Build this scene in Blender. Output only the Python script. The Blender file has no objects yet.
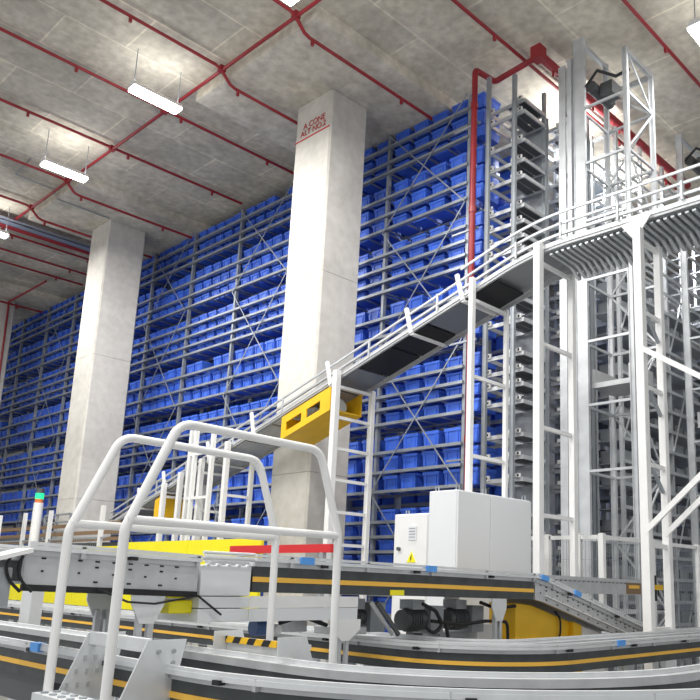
import bpy, math, random
from mathutils import Vector, Matrix
random.seed(7)
scn = bpy.context.scene
COL = scn.collection
R90 = math.pi / 2

# ------------------------------------------------------------------ camera
FOC, CX, CY = 785.0, 449.0, 412.4          # focal length and principal point in pixels of the 700 px frame
YAW, TILT, ROLL, EYE = 0.728, 0.214, 0.025, 1.7
fw = Vector((-math.sin(YAW) * math.cos(TILT), math.cos(YAW) * math.cos(TILT), math.sin(TILT)))
rt = Vector((math.cos(YAW), math.sin(YAW), 0.0))
up = rt.cross(fw)
rt, up = rt * math.cos(ROLL) + up * math.sin(ROLL), up * math.cos(ROLL) - rt * math.sin(ROLL)
cam_data = bpy.data.cameras.new('camera')
cam_data.sensor_width = 36.0
cam_data.lens = FOC / 700.0 * 36.0
cam_data.shift_x = -(CX - 350.0) / 700.0
cam_data.shift_y = (CY - 350.0) / 700.0
cam_data.clip_start = 0.05
cam_data.clip_end = 200
cam = bpy.data.objects.new('camera', cam_data)
COL.objects.link(cam)
m = Matrix((rt, up, -fw)).transposed().to_4x4()
m.translation = (0, 0, EYE)
cam.matrix_world = m
scn.camera = cam

# ------------------------------------------------------------------ world, exposure, hall lighting
scn.view_settings.view_transform = 'Standard'
scn.view_settings.look = 'None'
scn.view_settings.gamma = 1.0
scn.view_settings.use_curve_mapping = False
scn.view_settings.exposure = 0.2
world = bpy.data.worlds.new('hall_ambient')
scn.world = world
world.use_nodes = True
world.node_tree.nodes['Background'].inputs[0].default_value = (0.95, 0.97, 1.0, 1)
world.node_tree.nodes['Background'].inputs[1].default_value = 0.70
LAMP_WATT = 165.0
LAMP_GLOW = 14.0

# ------------------------------------------------------------------ materials
MATS = {}
def mat(name, col, rough=0.5, metal=0.0, var=0.0, scale=4.0, emit=None, bump=0.0, alpha=None):
    if name in MATS:
        return MATS[name]
    M = bpy.data.materials.new(name)
    M.use_nodes = True
    nt = M.node_tree
    b = nt.nodes['Principled BSDF']
    b.inputs['Base Color'].default_value = (*col, 1)
    b.inputs['Roughness'].default_value = rough
    b.inputs['Metallic'].default_value = metal
    if var > 0 or bump > 0:
        tc = nt.nodes.new('ShaderNodeTexCoord')
        geo = nt.nodes.new('ShaderNodeNewGeometry')
        n = nt.nodes.new('ShaderNodeTexNoise')
        n.inputs['Scale'].default_value = scale
        n.inputs['Detail'].default_value = 5
        nt.links.new(geo.outputs['Position'], n.inputs['Vector'])
        if var > 0:
            r = nt.nodes.new('ShaderNodeMapRange')
            r.inputs['From Min'].default_value = 0.3
            r.inputs['From Max'].default_value = 0.7
            r.inputs['To Min'].default_value = 1 - var
            r.inputs['To Max'].default_value = 1 + var
            nt.links.new(n.outputs['Fac'], r.inputs['Value'])
            mx = nt.nodes.new('ShaderNodeVectorMath'); mx.operation = 'SCALE'
            mx.inputs[0].default_value = col
            nt.links.new(r.outputs[0], mx.inputs['Scale'])
            nt.links.new(mx.outputs[0], b.inputs['Base Color'])
        if bump > 0:
            bp = nt.nodes.new('ShaderNodeBump')
            bp.inputs['Strength'].default_value = bump
            bp.inputs['Distance'].default_value = 0.01
            nt.links.new(n.outputs['Fac'], bp.inputs['Height'])
            nt.links.new(bp.outputs[0], b.inputs['Normal'])
    if emit:
        b.inputs['Emission Color'].default_value = (*emit[0], 1)
        b.inputs['Emission Strength'].default_value = emit[1]
    MATS[name] = M
    return M

def concrete(name, base, joints=False, jx=0.95, jy=1.9, soft=1.0):
    M = bpy.data.materials.new(name); M.use_nodes = True
    nt = M.node_tree; b = nt.nodes['Principled BSDF']; b.inputs['Roughness'].default_value = 0.85
    geo = nt.nodes.new('ShaderNodeNewGeometry')
    def noise(sc, det, dist=0.0, vec=None):
        n = nt.nodes.new('ShaderNodeTexNoise')
        n.inputs['Scale'].default_value = sc; n.inputs['Detail'].default_value = det
        n.inputs['Distortion'].default_value = dist
        nt.links.new(vec or geo.outputs['Position'], n.inputs['Vector'])
        return n
    def ramp(src, stops):
        r = nt.nodes.new('ShaderNodeValToRGB')
        el = r.color_ramp.elements
        el[0].position, el[0].color = stops[0][0], (*stops[0][1], 1)
        el[1].position, el[1].color = stops[-1][0], (*stops[-1][1], 1)
        for p, c in stops[1:-1]:
            e = el.new(p); e.color = (*c, 1)
        nt.links.new(src, r.inputs['Fac'])
        return r
    n1 = noise(0.9, 6, 0.6)
    n2 = noise(7.0, 6)
    k = lambda s: tuple(c * s for c in base)
    r1 = ramp(n1.outputs['Fac'], [(0.3, k(1 - 0.26 * soft)), (0.5, k(1.0)), (0.7, k(1 + 0.18 * soft))])
    r2 = ramp(n2.outputs['Fac'], [(0.3, (1 - 0.2 * soft, 1 - 0.21 * soft, 1 - 0.23 * soft)), (0.7, (1 + 0.12 * soft,) * 3)])
    mu = nt.nodes.new('ShaderNodeMix'); mu.data_type = 'RGBA'; mu.blend_type = 'MULTIPLY'
    mu.inputs[0].default_value = 1.0
    nt.links.new(r1.outputs[0], mu.inputs[6]); nt.links.new(r2.outputs[0], mu.inputs[7])
    out = mu.outputs[2]
    if joints:                                   # pale cement seams left by the formwork boards
        bt = nt.nodes.new('ShaderNodeTexBrick')
        bt.offset = 0.5
        bt.inputs['Scale'].default_value = 1.0
        bt.inputs['Mortar Size'].default_value = 0.022
        bt.inputs['Mortar Smooth'].default_value = 0.6
        bt.inputs['Brick Width'].default_value = jy
        bt.inputs['Row Height'].default_value = jx
        bt.inputs['Color1'].default_value = (0.90, 0.90, 0.90, 1)
        bt.inputs['Color2'].default_value = (1.06, 1.05, 1.03, 1)
        bt.inputs['Mortar'].default_value = (1.24, 1.23, 1.20, 1)
        sp = nt.nodes.new('ShaderNodeSeparateXYZ'); nt.links.new(geo.outputs['Position'], sp.inputs[0])
        cb = nt.nodes.new('ShaderNodeCombineXYZ')
        nt.links.new(sp.outputs['Y'], cb.inputs['X']); nt.links.new(sp.outputs['X'], cb.inputs['Y'])
        nt.links.new(cb.outputs[0], bt.inputs['Vector'])
        m2 = nt.nodes.new('ShaderNodeMix'); m2.data_type = 'RGBA'; m2.blend_type = 'MULTIPLY'
        m2.inputs[0].default_value = 1.0
        nt.links.new(out, m2.inputs[6]); nt.links.new(bt.outputs['Color'], m2.inputs[7])
        out = m2.outputs[2]
    nt.links.new(out, b.inputs['Base Color'])
    bp = nt.nodes.new('ShaderNodeBump'); bp.inputs['Strength'].default_value = 0.25; bp.inputs['Distance'].default_value = 0.02
    nt.links.new(n2.outputs['Fac'], bp.inputs['Height']); nt.links.new(bp.outputs[0], b.inputs['Normal'])
    MATS[name] = M
    return M

M_CEIL = concrete('cast_ceiling', (0.66, 0.62, 0.53), True)
M_DROP = concrete('cast_drop_panel', (0.68, 0.64, 0.555))
M_COLM = concrete('column_concrete', (0.66, 0.635, 0.585), soft=0.45)
M_FLOOR = mat('floor_paint', (0.24, 0.245, 0.25), 0.5, var=0.15, scale=1.5)
M_WALL = mat('wall_plaster', (0.75, 0.76, 0.76), 0.8, var=0.05, scale=0.6)
M_BLUE = mat('tote_blue', (0.060, 0.165, 0.74), 0.40, var=0.20, scale=2.6)
M_PALE = mat('tote_pale', (0.45, 0.55, 0.85), 0.4)
M_GALV = mat('galvanised', (0.36, 0.39, 0.42), 0.45, 0.4, var=0.12, scale=6)
M_GALVL = mat('galvanised_bright', (0.58, 0.60, 0.62), 0.4, 0.35, var=0.12, scale=5)
M_GREY = mat('grey_steel', (0.36, 0.38, 0.40), 0.5, 0.3, var=0.1)
M_ZINC = mat('zinc_plate', (0.52, 0.53, 0.54), 0.4, 0.35, var=0.08, scale=9)
M_WHITE = mat('white_paint', (0.83, 0.83, 0.82), 0.38, var=0.03, scale=6)
M_CAB = mat('cabinet_grey', (0.76, 0.78, 0.80), 0.45)
M_RED = mat('red_pipe', (0.33, 0.022, 0.030), 0.4, var=0.1)
M_REDP = mat('red_marker', (0.55, 0.06, 0.05), 0.8)
M_DARK = mat('belt_side_dark', (0.045, 0.052, 0.055), 0.42, var=0.3, scale=8)
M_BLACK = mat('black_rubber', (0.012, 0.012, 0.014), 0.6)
M_ORNG = mat('amber_stripe', (0.93, 0.53, 0.07), 0.5)
M_YELL = mat('safety_yellow', (0.95, 0.84, 0.008), 0.45, var=0.04)
M_YEL2 = mat('machine_yellow', (0.88, 0.52, 0.01), 0.45, var=0.06)
M_CLIP = mat('blue_clip', (0.09, 0.35, 0.85), 0.4)
M_ALU = mat('aluminium', (0.70, 0.72, 0.73), 0.36, 0.25, var=0.05, scale=12)
M_BELT = mat('grey_belt', (0.30, 0.31, 0.32), 0.6)
M_MOTOR = mat('motor_grey', (0.10, 0.105, 0.11), 0.45, 0.3)
M_BELLY = mat('belly_panel', (0.20, 0.22, 0.26), 0.4, 0.2)
M_BROWN = mat('brown_board', (0.25, 0.16, 0.09), 0.7)
M_GREEN = mat('green_lens', (0.02, 0.5, 0.2), 0.3, emit=((0.02, 0.9, 0.30), 0.9))
M_OLENS = mat('orange_lens', (0.7, 0.2, 0.05), 0.3)
M_LAMP = mat('lamp_diffuser', (1, 1, 1), 0.5, emit=((1.0, 0.99, 0.97), LAMP_GLOW))
M_TUBE = mat('blue_grey_tray', (0.32, 0.36, 0.46), 0.5, 0.3)

# ------------------------------------------------------------------ mesh helpers
class MB:
    def __init__(s):
        s.v, s.f = [], []
    def add(s, vs, fs):
        o = len(s.v); s.v += [tuple(p) for p in vs]; s.f += [tuple(i + o for i in q) for q in fs]; return s
    def box(s, x0, x1, y0, y1, z0, z1):
        return s.add([(x0, y0, z0), (x1, y0, z0), (x1, y1, z0), (x0, y1, z0), (x0, y0, z1), (x1, y0, z1), (x1, y1, z1), (x0, y1, z1)],
                     [(0, 3, 2, 1), (4, 5, 6, 7), (0, 1, 5, 4), (1, 2, 6, 5), (2, 3, 7, 6), (3, 0, 4, 7)])
    def bar(s, a, b, w, h, upv=(0, 0, 1)):
        a, b = Vector(a), Vector(b); d = (b - a).normalized(); u = Vector(upv)
        if abs(d.dot(u)) > 0.98: u = Vector((0, 1, 0))
        sd = d.cross(u).normalized() * (w / 2); uu = sd.cross(d).normalized() * (h / 2)
        vs = [p + i * sd + j * uu for p in (a, b) for i, j in ((-1, -1), (1, -1), (1, 1), (-1, 1))]
        return s.add(vs, [(3, 2, 1, 0), (4, 5, 6, 7), (0, 1, 5, 4), (1, 2, 6, 5), (2, 3, 7, 6), (3, 0, 4, 7)])
    def tube(s, pts, r, n=10, cap=True):
        pts = [Vector(p) for p in pts]; k = len(pts); vs = []; ref = None
        for i, p in enumerate(pts):
            t = (pts[min(i + 1, k - 1)] - pts[max(i - 1, 0)]).normalized()
            if ref is None:
                ref = Vector((0, 0, 1)) if abs(t.z) < 0.9 else Vector((1, 0, 0))
            a = t.cross(ref).normalized(); b = a.cross(t).normalized(); ref = b
            for j in range(n):
                th = 2 * math.pi * j / n
                vs.append(p + a * (r * math.cos(th)) + b * (r * math.sin(th)))
        fs = [(i * n + j, i * n + (j + 1) % n, (i + 1) * n + (j + 1) % n, (i + 1) * n + j) for i in range(k - 1) for j in range(n)]
        if cap:
            fs += [tuple(range(n - 1, -1, -1)), tuple((k - 1) * n + j for j in range(n))]
        return s.add(vs, fs)
    def prism(s, poly, axis, c0, c1):
        """poly: 2D outline; axis x: (y,z), y: (x,z), z: (x,y)"""
        n = len(poly)
        def p3(q, c):
            return (c, q[0], q[1]) if axis == 'x' else (q[0], c, q[1]) if axis == 'y' else (q[0], q[1], c)
        vs = [p3(q, c0) for q in poly] + [p3(q, c1) for q in poly]
        fs = [tuple(range(n - 1, -1, -1)), tuple(range(n, 2 * n))] + [(i, (i + 1) % n, n + (i + 1) % n, n + i) for i in range(n)]
        return s.add(vs, fs)
    def sweep(s, path, u0, u1, w0, w1):
        path = [Vector(p) for p in path]; k = len(path); vs = []
        for i, p in enumerate(path):
            t = path[min(i + 1, k - 1)] - path[max(i - 1, 0)]; t.z = 0; t.normalize()
            rgt = Vector((t.y, -t.x, 0))
            for u, w in ((u0, w0), (u1, w0), (u1, w1), (u0, w1)):
                vs.append(p + rgt * u + Vector((0, 0, w)))
        fs = [(i * 4 + j, i * 4 + (j + 1) % 4, i * 4 + 4 + (j + 1) % 4, i * 4 + 4 + j) for i in range(k - 1) for j in range(4)]
        fs += [(3, 2, 1, 0), tuple((k - 1) * 4 + j for j in range(4))]
        return s.add(vs, fs)
    def mesh(s, name, mt, smooth=False):
        me = bpy.data.meshes.new(name); me.from_pydata(s.v, [], s.f)
        me.materials.append(mt)
        import bmesh
        bm = bmesh.new(); bm.from_mesh(me); bmesh.ops.recalc_face_normals(bm, faces=bm.faces); bm.to_mesh(me); bm.free()
        if smooth:
            me.polygons.foreach_set('use_smooth', [True] * len(me.polygons))
            try: me.set_sharp_from_angle(angle=0.7)
            except Exception: pass
        return me
    def obj(s, name, mt, parent=None, smooth=False, bevel=0.0, kind=None):
        return put(name, s.mesh(name, mt, smooth), parent, bevel, kind)

def put(name, me, parent=None, bevel=0.0, kind=None, loc=None):
    o = bpy.data.objects.new(name, me); COL.objects.link(o)
    if parent is not None:
        o.parent = parent
        if parent.type == 'EMPTY' or True:
            base = parent_world(parent)
            o.location = (-base[0], -base[1], -base[2]) if loc is None else (loc[0] - base[0], loc[1] - base[1], loc[2] - base[2])
    elif loc is not None:
        o.location = loc
    if bevel:
        md = o.modifiers.new('bevel', 'BEVEL'); md.width = bevel; md.segments = 2; md.limit_method = 'ANGLE'
    if kind: o['kind'] = kind
    return o

def parent_world(p):
    v = Vector((0, 0, 0))
    while p is not None:
        v = v + Vector(p.location); p = p.parent
    return v

def thing(name, label, cat, loc=(0, 0, 0), group=None):
    o = bpy.data.objects.new(name, None); COL.objects.link(o)
    o.empty_display_size = 0.1
    o.location = loc; o['label'] = label; o['category'] = cat
    if group: o['group'] = group
    return o

def tag(o, label, cat, group=None):
    o['label'] = label; o['category'] = cat
    if group: o['group'] = group
    return o

def structure(o):
    o['kind'] = 'structure'
    return o

def arc(cx, cy, r, a0, a1, n, z):
    return [(cx + r * math.cos(a0 + (a1 - a0) * i / n), cy + r * math.sin(a0 + (a1 - a0) * i / n), z) for i in range(n + 1)]

def fillet(pts, rad, n=7):
    out = [Vector(pts[0])]
    for i in range(1, len(pts) - 1):
        p0, p1, p2 = Vector(pts[i - 1]), Vector(pts[i]), Vector(pts[i + 1])
        d0 = (p0 - p1).normalized(); d1 = (p2 - p1).normalized()
        ang = d0.angle(d1); r_ = min(rad / math.tan(ang / 2), (p0 - p1).length * 0.48, (p2 - p1).length * 0.48)
        a, b = p1 + d0 * r_, p1 + d1 * r_
        for k in range(n + 1):
            u = k / n
            out.append(a * (1 - u) ** 2 + p1 * 2 * u * (1 - u) + b * u * u)
    out.append(Vector(pts[-1])); return out

ORD = ['first', 'second', 'third', 'fourth', 'fifth', 'sixth', 'seventh', 'eighth', 'ninth', 'tenth', 'eleventh', 'twelfth',
       'thirteenth', 'fourteenth', 'fifteenth', 'sixteenth', 'seventeenth', 'eighteenth', 'nineteenth', 'twentieth',
       'twenty-first', 'twenty-second', 'twenty-third', 'twenty-fourth', 'twenty-fifth', 'twenty-sixth', 'twenty-seventh', 'twenty-eighth']

# ------------------------------------------------------------------ the hall
ZC, ZD = 10.0, 9.8                                   # slab soffit, soffit of the thickened panels round the columns
structure(MB().box(-34, 9, -9, 19, -0.2, 0).obj('floor', M_FLOOR))
ceil = structure(MB().box(-34, 9, -9, 19, ZC, ZC + 0.3).obj('ceiling', M_CEIL))
for x0, x1 in ((-11.55, -8.25), (-18.85, -16.15), (-27.6, -24.2)):
    MB().prism([(x0, 6.12), (x1, 6.12), (x1, 9.95), (x0, 9.95)], 'z', ZD, ZC + 0.05).obj('drop_panel', M_DROP, ceil)
structure(MB().box(-34, 9, 18.8, 19, 0, ZC).obj('wall_back', M_WALL))
structure(MB().box(-34, -33.8, -9, 19, 0, ZC).obj('wall_left', M_WALL))

def column(x0, x1, y0, y1, label):
    c = 0.03
    t = thing('concrete_column', label, 'column', ((x0 + x1) / 2, (y0 + y1) / 2, 0), 'square concrete columns')
    poly = [(x0 + c, y0), (x1 - c, y0), (x1, y0 + c), (x1, y1 - c), (x1 - c, y1), (x0 + c, y1), (x0, y1 - c), (x0, y0 + c)]
    for z0, z1 in ((0, 3.3), (3.3, 6.55), (6.55, ZD)):           # three casting lifts with a fine seam between
        MB().prism(poly, 'z', z0, z1 - 0.006).obj('shaft', M_COLM, t)
    return t
colA = column(-10.35, -9.40, 7.40, 8.20, 'nearest square concrete column, with red painted lettering near the ceiling')
column(-18.22, -17.30, 7.35, 8.25, 'middle square concrete column standing behind the left end of the handrails')
column(-26.15, -25.2, 7.40, 8.20, 'farthest square concrete column at the left edge beside blue totes')
MB().box(-10.352, -9.42, 7.394, 7.402, 9.10, 9.125).obj('painted_line', M_REDP, colA)
def text_part(txt, size, x, y, z, m_, parent, name='painted_text', face='-y', ext=0.003):
    cu = bpy.data.curves.new(name, 'FONT'); cu.body = txt; cu.size = size; cu.extrude = ext; cu.align_x = 'CENTER'
    tmp = bpy.data.objects.new('tmp', cu); COL.objects.link(tmp)
    dg = bpy.context.evaluated_depsgraph_get()
    me = bpy.data.meshes.new_from_object(tmp.evaluated_get(dg))
    bpy.data.objects.remove(tmp); me.name = name
    me.materials.clear(); me.materials.append(m_)
    me.transform(Matrix.Rotation(R90, 4, 'X') if face == '-y' else Matrix.Rotation(R90, 4, 'Z') @ Matrix.Rotation(R90, 4, 'X'))
    me.transform(Matrix.Translation((x, y, z)))
    return put(name, me, parent)
text_part('A CONE', 0.155, -9.84, 7.394, 9.30, M_REDP, colA)
text_part('ALT NO.2', 0.155, -9.86, 7.394, 9.17, M_REDP, colA)

# ------------------------------------------------------------------ ceiling lamps
def lamp(x, y, label, watt=LAMP_WATT, upf=0.035):
    t = thing('strip_lamp', label, 'ceiling lamp', (x, y, 9.2), 'suspended strip lamps')
    L = 0.42
    MB().prism([(x - 0.11, 9.30), (x + 0.11, 9.30), (x + 0.07, 9.38), (x - 0.07, 9.38)], 'y', y - L, y + L).obj('housing', M_WHITE, t)
    MB().box(x - 0.105, x + 0.105, y - L + 0.01, y + L - 0.01, 9.255, 9.30).obj('diffuser', M_LAMP, t)
    for dy in (-0.38, 0.38):
        MB().tube([(x, y + dy, 9.38), (x, y + dy, ZC)], 0.008, 6).obj('hanger_rod', M_GALV, t)
    ld = bpy.data.lights.new('strip_lamp_light', 'AREA'); ld.shape = 'RECTANGLE'; ld.size = 0.2; ld.size_y = 0.82
    ld.energy = watt; ld.color = (1.0, 0.985, 0.96)
    lo = bpy.data.objects.new('strip_lamp_light', ld); COL.objects.link(lo); lo.parent = t; lo.location = (0, 0, 0.03)
    lu = bpy.data.lights.new('added_ceiling_uplight', 'AREA'); lu.shape = 'RECTANGLE'; lu.size = 0.14; lu.size_y = 0.8  # upward light added above the housing to brighten the slab
    lu.energy = watt * upf; lu.color = (1.0, 0.985, 0.96)
    ul = bpy.data.objects.new('added_ceiling_uplight', lu); COL.objects.link(ul); ul.parent = t; ul.location = (0, 0, 0.2); ul.rotation_euler = (math.pi, 0, 0)
lamp(-11.28, 5.28, 'lit strip lamp over the top edge, left of the inscribed column')
lamp(-14.86, 5.34, 'lit strip lamp hanging above the middle concrete column')
lamp(-18.98, 5.36, 'lit strip lamp cut by the left edge of the picture')
lamp(-7.72, 4.95, 'lit strip lamp just touching the top edge above the inscribed column')
lamp(-3.84, 9.60, 'lit strip lamp cut by the right edge above the lift towers', LAMP_WATT * 0.6)
lamp(-6.75, 10.75, 'lit strip lamp high behind the stacked transfer trays', LAMP_WATT * 1.0, 0.2)
lamp(-7.3, 13.2, 'unseen strip lamp added deep behind the transfer trays', LAMP_WATT * 0.9, 0.15)  # added out of view to brighten the slab behind the lifts
for i, (x, y) in enumerate([(-11.3, 0.6), (-7.6, 0.6), (-3.9, 0.6), (-3.9, 5.2), (-15, 0.6), (-0.2, 0.6), (-2.0, -3.0), (-7.6, -4), (-13, -4)]):  # rows carried on unseen; lamps nearest the viewpoint added to brighten the foreground
    lamp(x, y, '%s strip lamp of the unseen rows hanging above and behind the viewpoint' % ORD[i])

# ------------------------------------------------------------------ sprinkler pipes under the slab
def pipe_run(x, y0, y1, jog, label, r=0.028, hang=True):
    t = thing('sprinkler_pipe', label, 'pipe', (x, y0, 9.8), 'red sprinkler pipes along the slab')
    z = 9.9
    if jog:
        pts = [(x, y0, z), (x, 5.85, z), (x, 5.95, z - 0.03), (x, 6.14, z - 0.21), (x, 6.24, z - 0.24), (x, y1, z - 0.24)]
    else:
        pts = [(x, y0, z), (x, y1, z)]
    MB().tube(pts, r, 10).obj('pipe', M_RED, t, True)
    if hang:
        y = y0 + 0.7
        while y < y1 - 0.2:
            zz = z if (not jog or y < 6.0) else z - 0.24
            MB().box(x - 0.02, x + 0.02, y - 0.02, y + 0.02, zz - 0.1, zz).obj('sprinkler_head', M_RED, t)
            y += 1.9
    return t
xs = [(-8.56, True, 'red sprinkler pipe jogging down right of the inscribed column'),
      (-10.52, True, 'red sprinkler pipe jogging down toward the left face of the inscribed column'),
      (-12.36, False, 'straight red sprinkler pipe behind the biggest visible strip lamp'),
      (-14.36, False, 'straight red sprinkler pipe between the two visible strip lamps'),
      (-16.40, True, 'red sprinkler pipe jogging down right of the middle column'),
      (-18.30, True, 'red sprinkler pipe jogging down left of the middle column'),
      (-20.33, False, 'red sprinkler pipe just left of the thick red main'),
      (-21.45, False, 'third thin red pipe beyond the thick red main'),
      (-22.35, False, 'red pipe meeting the sloping red branch at upper left'),
      (-25.10, True, 'farthest thin red pipe beside the farthest column')]
for x, j, lb in xs:
    pipe_run(x, -2.0, 8.95, j, lb)
pipe_run(-6.57, -2.0, 15, False, 'red sprinkler pipe running above the stacked transfer trays')
pipe_run(-4.70, -2.0, 17, False, 'red sprinkler pipe right of the lift tower heads')
t = thing('fire_main', 'thick red fire main running left of the middle column', 'pipe', (-19.6, 0, 9.7))
MB().tube([(-19.6, -3, 9.80), (-19.6, 8.9, 9.80)], 0.075, 12).obj('pipe', M_RED, t, True)
for y in (3.0, 5.6, 8.0):
    MB().tube([(-19.6, y, 9.80), (-19.6, y + 0.08, 9.80)], 0.095, 12).obj('coupling', M_RED, t)
t = thing('cross_main', 'red cross main crossing under the slab perpendicular to the sprinkler pipes', 'pipe', (-14, 5.97, 9.84))
MB().tube([(-20.2, 5.97, 9.86), (-3.0, 5.97, 9.86)], 0.028, 10).obj('pipe', M_RED, t, True)
for x, j, lb in xs[:6]:
    MB().box(x - 0.05, x + 0.05, 5.92, 6.02, 9.83, 9.93).obj('tee_fitting', M_RED, t)
t = thing('branch_pipe', 'thin red branch pipe angling to the farthest column', 'pipe', (-22.3, 8.0, 9.8))
MB().tube([(-22.35, 7.95, 9.70), (-25.1, 7.95, 9.70), (-25.13, 7.98, 9.5), (-25.13, 8.1, 1.0)], 0.03, 8).obj('pipe', M_RED, t, True)
t = thing('cable_tray', 'grey blue cable tray beside the thick red main', 'cable tray', (-19.1, 3, 9.7))
MB().box(-19.42, -19.17, 0, 8.9, 9.74, 9.76).box(-19.42, -19.41, 0, 8.9, 9.74, 9.82).box(-19.18, -19.17, 0, 8.9, 9.74, 9.82).obj('tray', M_TUBE, t)
for i in range(3):
    MB().tube([(-19.36 + i * 0.06, 0, 9.78), (-19.36 + i * 0.06, 8.9, 9.78)], 0.018, 6).obj('cable', M_TUBE, t)
t = thing('conduit', 'thin dark conduit stepping across the ceiling near the middle column', 'conduit', (-17, 4, 9.95))
MB().tube([(-16.2, 5.15, 9.97), (-17.15, 5.2, 9.97), (-17.15, 6.0, 9.95), (-17.2, 6.1, 9.78), (-17.2, 7.3, 9.77)], 0.014, 6).obj('pipe', M_GREY, t)

# standpipe at the end of the blue rack
t = thing('standpipe', 'red vertical standpipe with elbows at the end of the blue tote rack', 'pipe', (-7.24, 8.55, 0))
MB().tube([(-7.24, 8.55, 0), (-7.24, 8.55, 9.5)] + fillet([(-7.24, 8.55, 9.6), (-7.24, 8.55, 9.80), (-7.21, 8.80, 9.80)], 0.07, 4) + fillet([(-7.20, 8.85, 9.80), (-7.19, 9.0, 9.80), (-7.0, 8.98, 9.80)], 0.07, 4) + [(-6.28, 8.93, 9.80)], 0.048, 12).obj('pipe', M_RED, t, True)
for z in (9.1, 7.3, 5.5, 3.7):
    MB().tube([(-7.24, 8.55, z), (-7.24, 8.55, z + 0.10)], 0.06, 12).obj('coupling', M_RED, t)
    MB().box(-7.70, -7.17, 8.60, 8.63, z - 0.25, z - 0.22).obj('pipe_clamp', M_GALV, t)
MB().box(-6.33, -6.15, 8.80, 8.98, 9.70, 9.92).obj('valve_box', M_RED, t)
MB().tube([(-6.24, 8.98, 9.80), (-6.24, 14.2, 9.80)], 0.075, 12).obj('manifold', M_RED, t, True)
for y in (9.3, 9.7, 10.1, 10.5, 10.9, 11.4):
    MB().tube([(-6.24, y, 9.73), (-6.24, y, 9.64)], 0.02, 8).obj('nozzle', M_RED, t)

# ------------------------------------------------------------------ blue tote rack
RY = 9.0
UPX = [-7.72, -9.66, -11.05, -12.44, -14.38, -16.32, -18.25, -20.19, -20.90, -22.83, -24.75, -26.7, -28.6]
LEV = [(9.53, .245), (9.21, .25), (9.01, .15), (8.51, .27), (8.17, .27), (7.89, .22), (7.40, .20), (7.14, .20), (6.90, .18), (6.70, .15),
       (6.20, .27), (5.87, .27), (5.55, .26), (5.03, .20), (4.78, .19), (4.56, .17), (4.30, .19), (3.81, .27), (3.48, .27), (3.16, .26),
       (2.66, .20), (2.42, .18), (2.18, .18), (1.94, .18), (1.50, .27), (1.17, .27), (.85, .26), (.40, .27)]
rack = thing('storage_rack', 'tall galvanised shuttle rack holding walls of blue totes behind the columns', 'storage rack', (-16, RY + 0.3, 0))
up_me = MB().box(-0.03, 0.03, -0.008, 0.06, 0, 9.78).mesh('upright', M_GALV)
up_me2 = MB().box(-0.03, 0.03, 0.56, 0.62, 0, 9.78).mesh('upright', M_GALV)
for x in UPX:
    put('upright', up_me, rack, loc=(x, RY, 0)); put('upright', up_me2, rack, loc=(x, RY, 0))
rail_cache = {}
for a, b in zip(UPX[:-1], UPX[1:]):
    w = round(a - b, 2)
    if w not in rail_cache:
        q = MB().box(-w + 0.001, -0.001, -0.05, -0.01, -0.034, 0.014).box(-w + 0.034, -0.034, -0.01, 0.02, -0.034, -0.025)
        q.box(-w + 0.034, -0.034, 0.50, 0.55, -0.035, 0.0)
        k = max(2, int(w / 0.42))
        for i in range(k + 1):
            xx = -w + 0.06 + (w - 0.12) * i / k
            q.box(xx - 0.015, xx + 0.015, -0.01, 0.50, -0.03, -0.01)
        rail_cache[w] = q.mesh('shelf_rail', M_GALV)
    for z, h in LEV[:24]:
        put('shelf_rail', rail_cache[w], rack, loc=(a, RY, z - 0.002))
low = MB()
for z, h in LEV[24:]:
    low.box(UPX[-1], UPX[0], RY - 0.05, RY - 0.01, z - 0.035, z + 0.035).box(UPX[-1], UPX[0], RY + 0.44, RY + 0.49, z - 0.035, z)
low.obj('lower_rails', M_GALV, rack, kind='stuff')
for bi in (0, 3, 5, 9, 11):
    xa, xb = UPX[bi], UPX[bi + 1]
    for k in range(4):
        z0 = 7.80 - 2.325 * k; z1 = min(z0 + 2.325, 9.78)
        if z0 < 0: continue
        y = RY - 0.075
        MB().bar((xa, y, z1), (xb, y, z0), 0.010, 0.020).obj('brace', M_GALV, rack)
        MB().bar((xa, y - 0.015, z0), (xb, y - 0.015, z1), 0.010, 0.020).obj('brace', M_GALV, rack)
        MB().bar((xa, y + 0.50, z0 + 0.05), (xb, y + 0.50, z0 + 0.05), 0.02, 0.03).obj('strut', M_GALV, rack)

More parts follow.
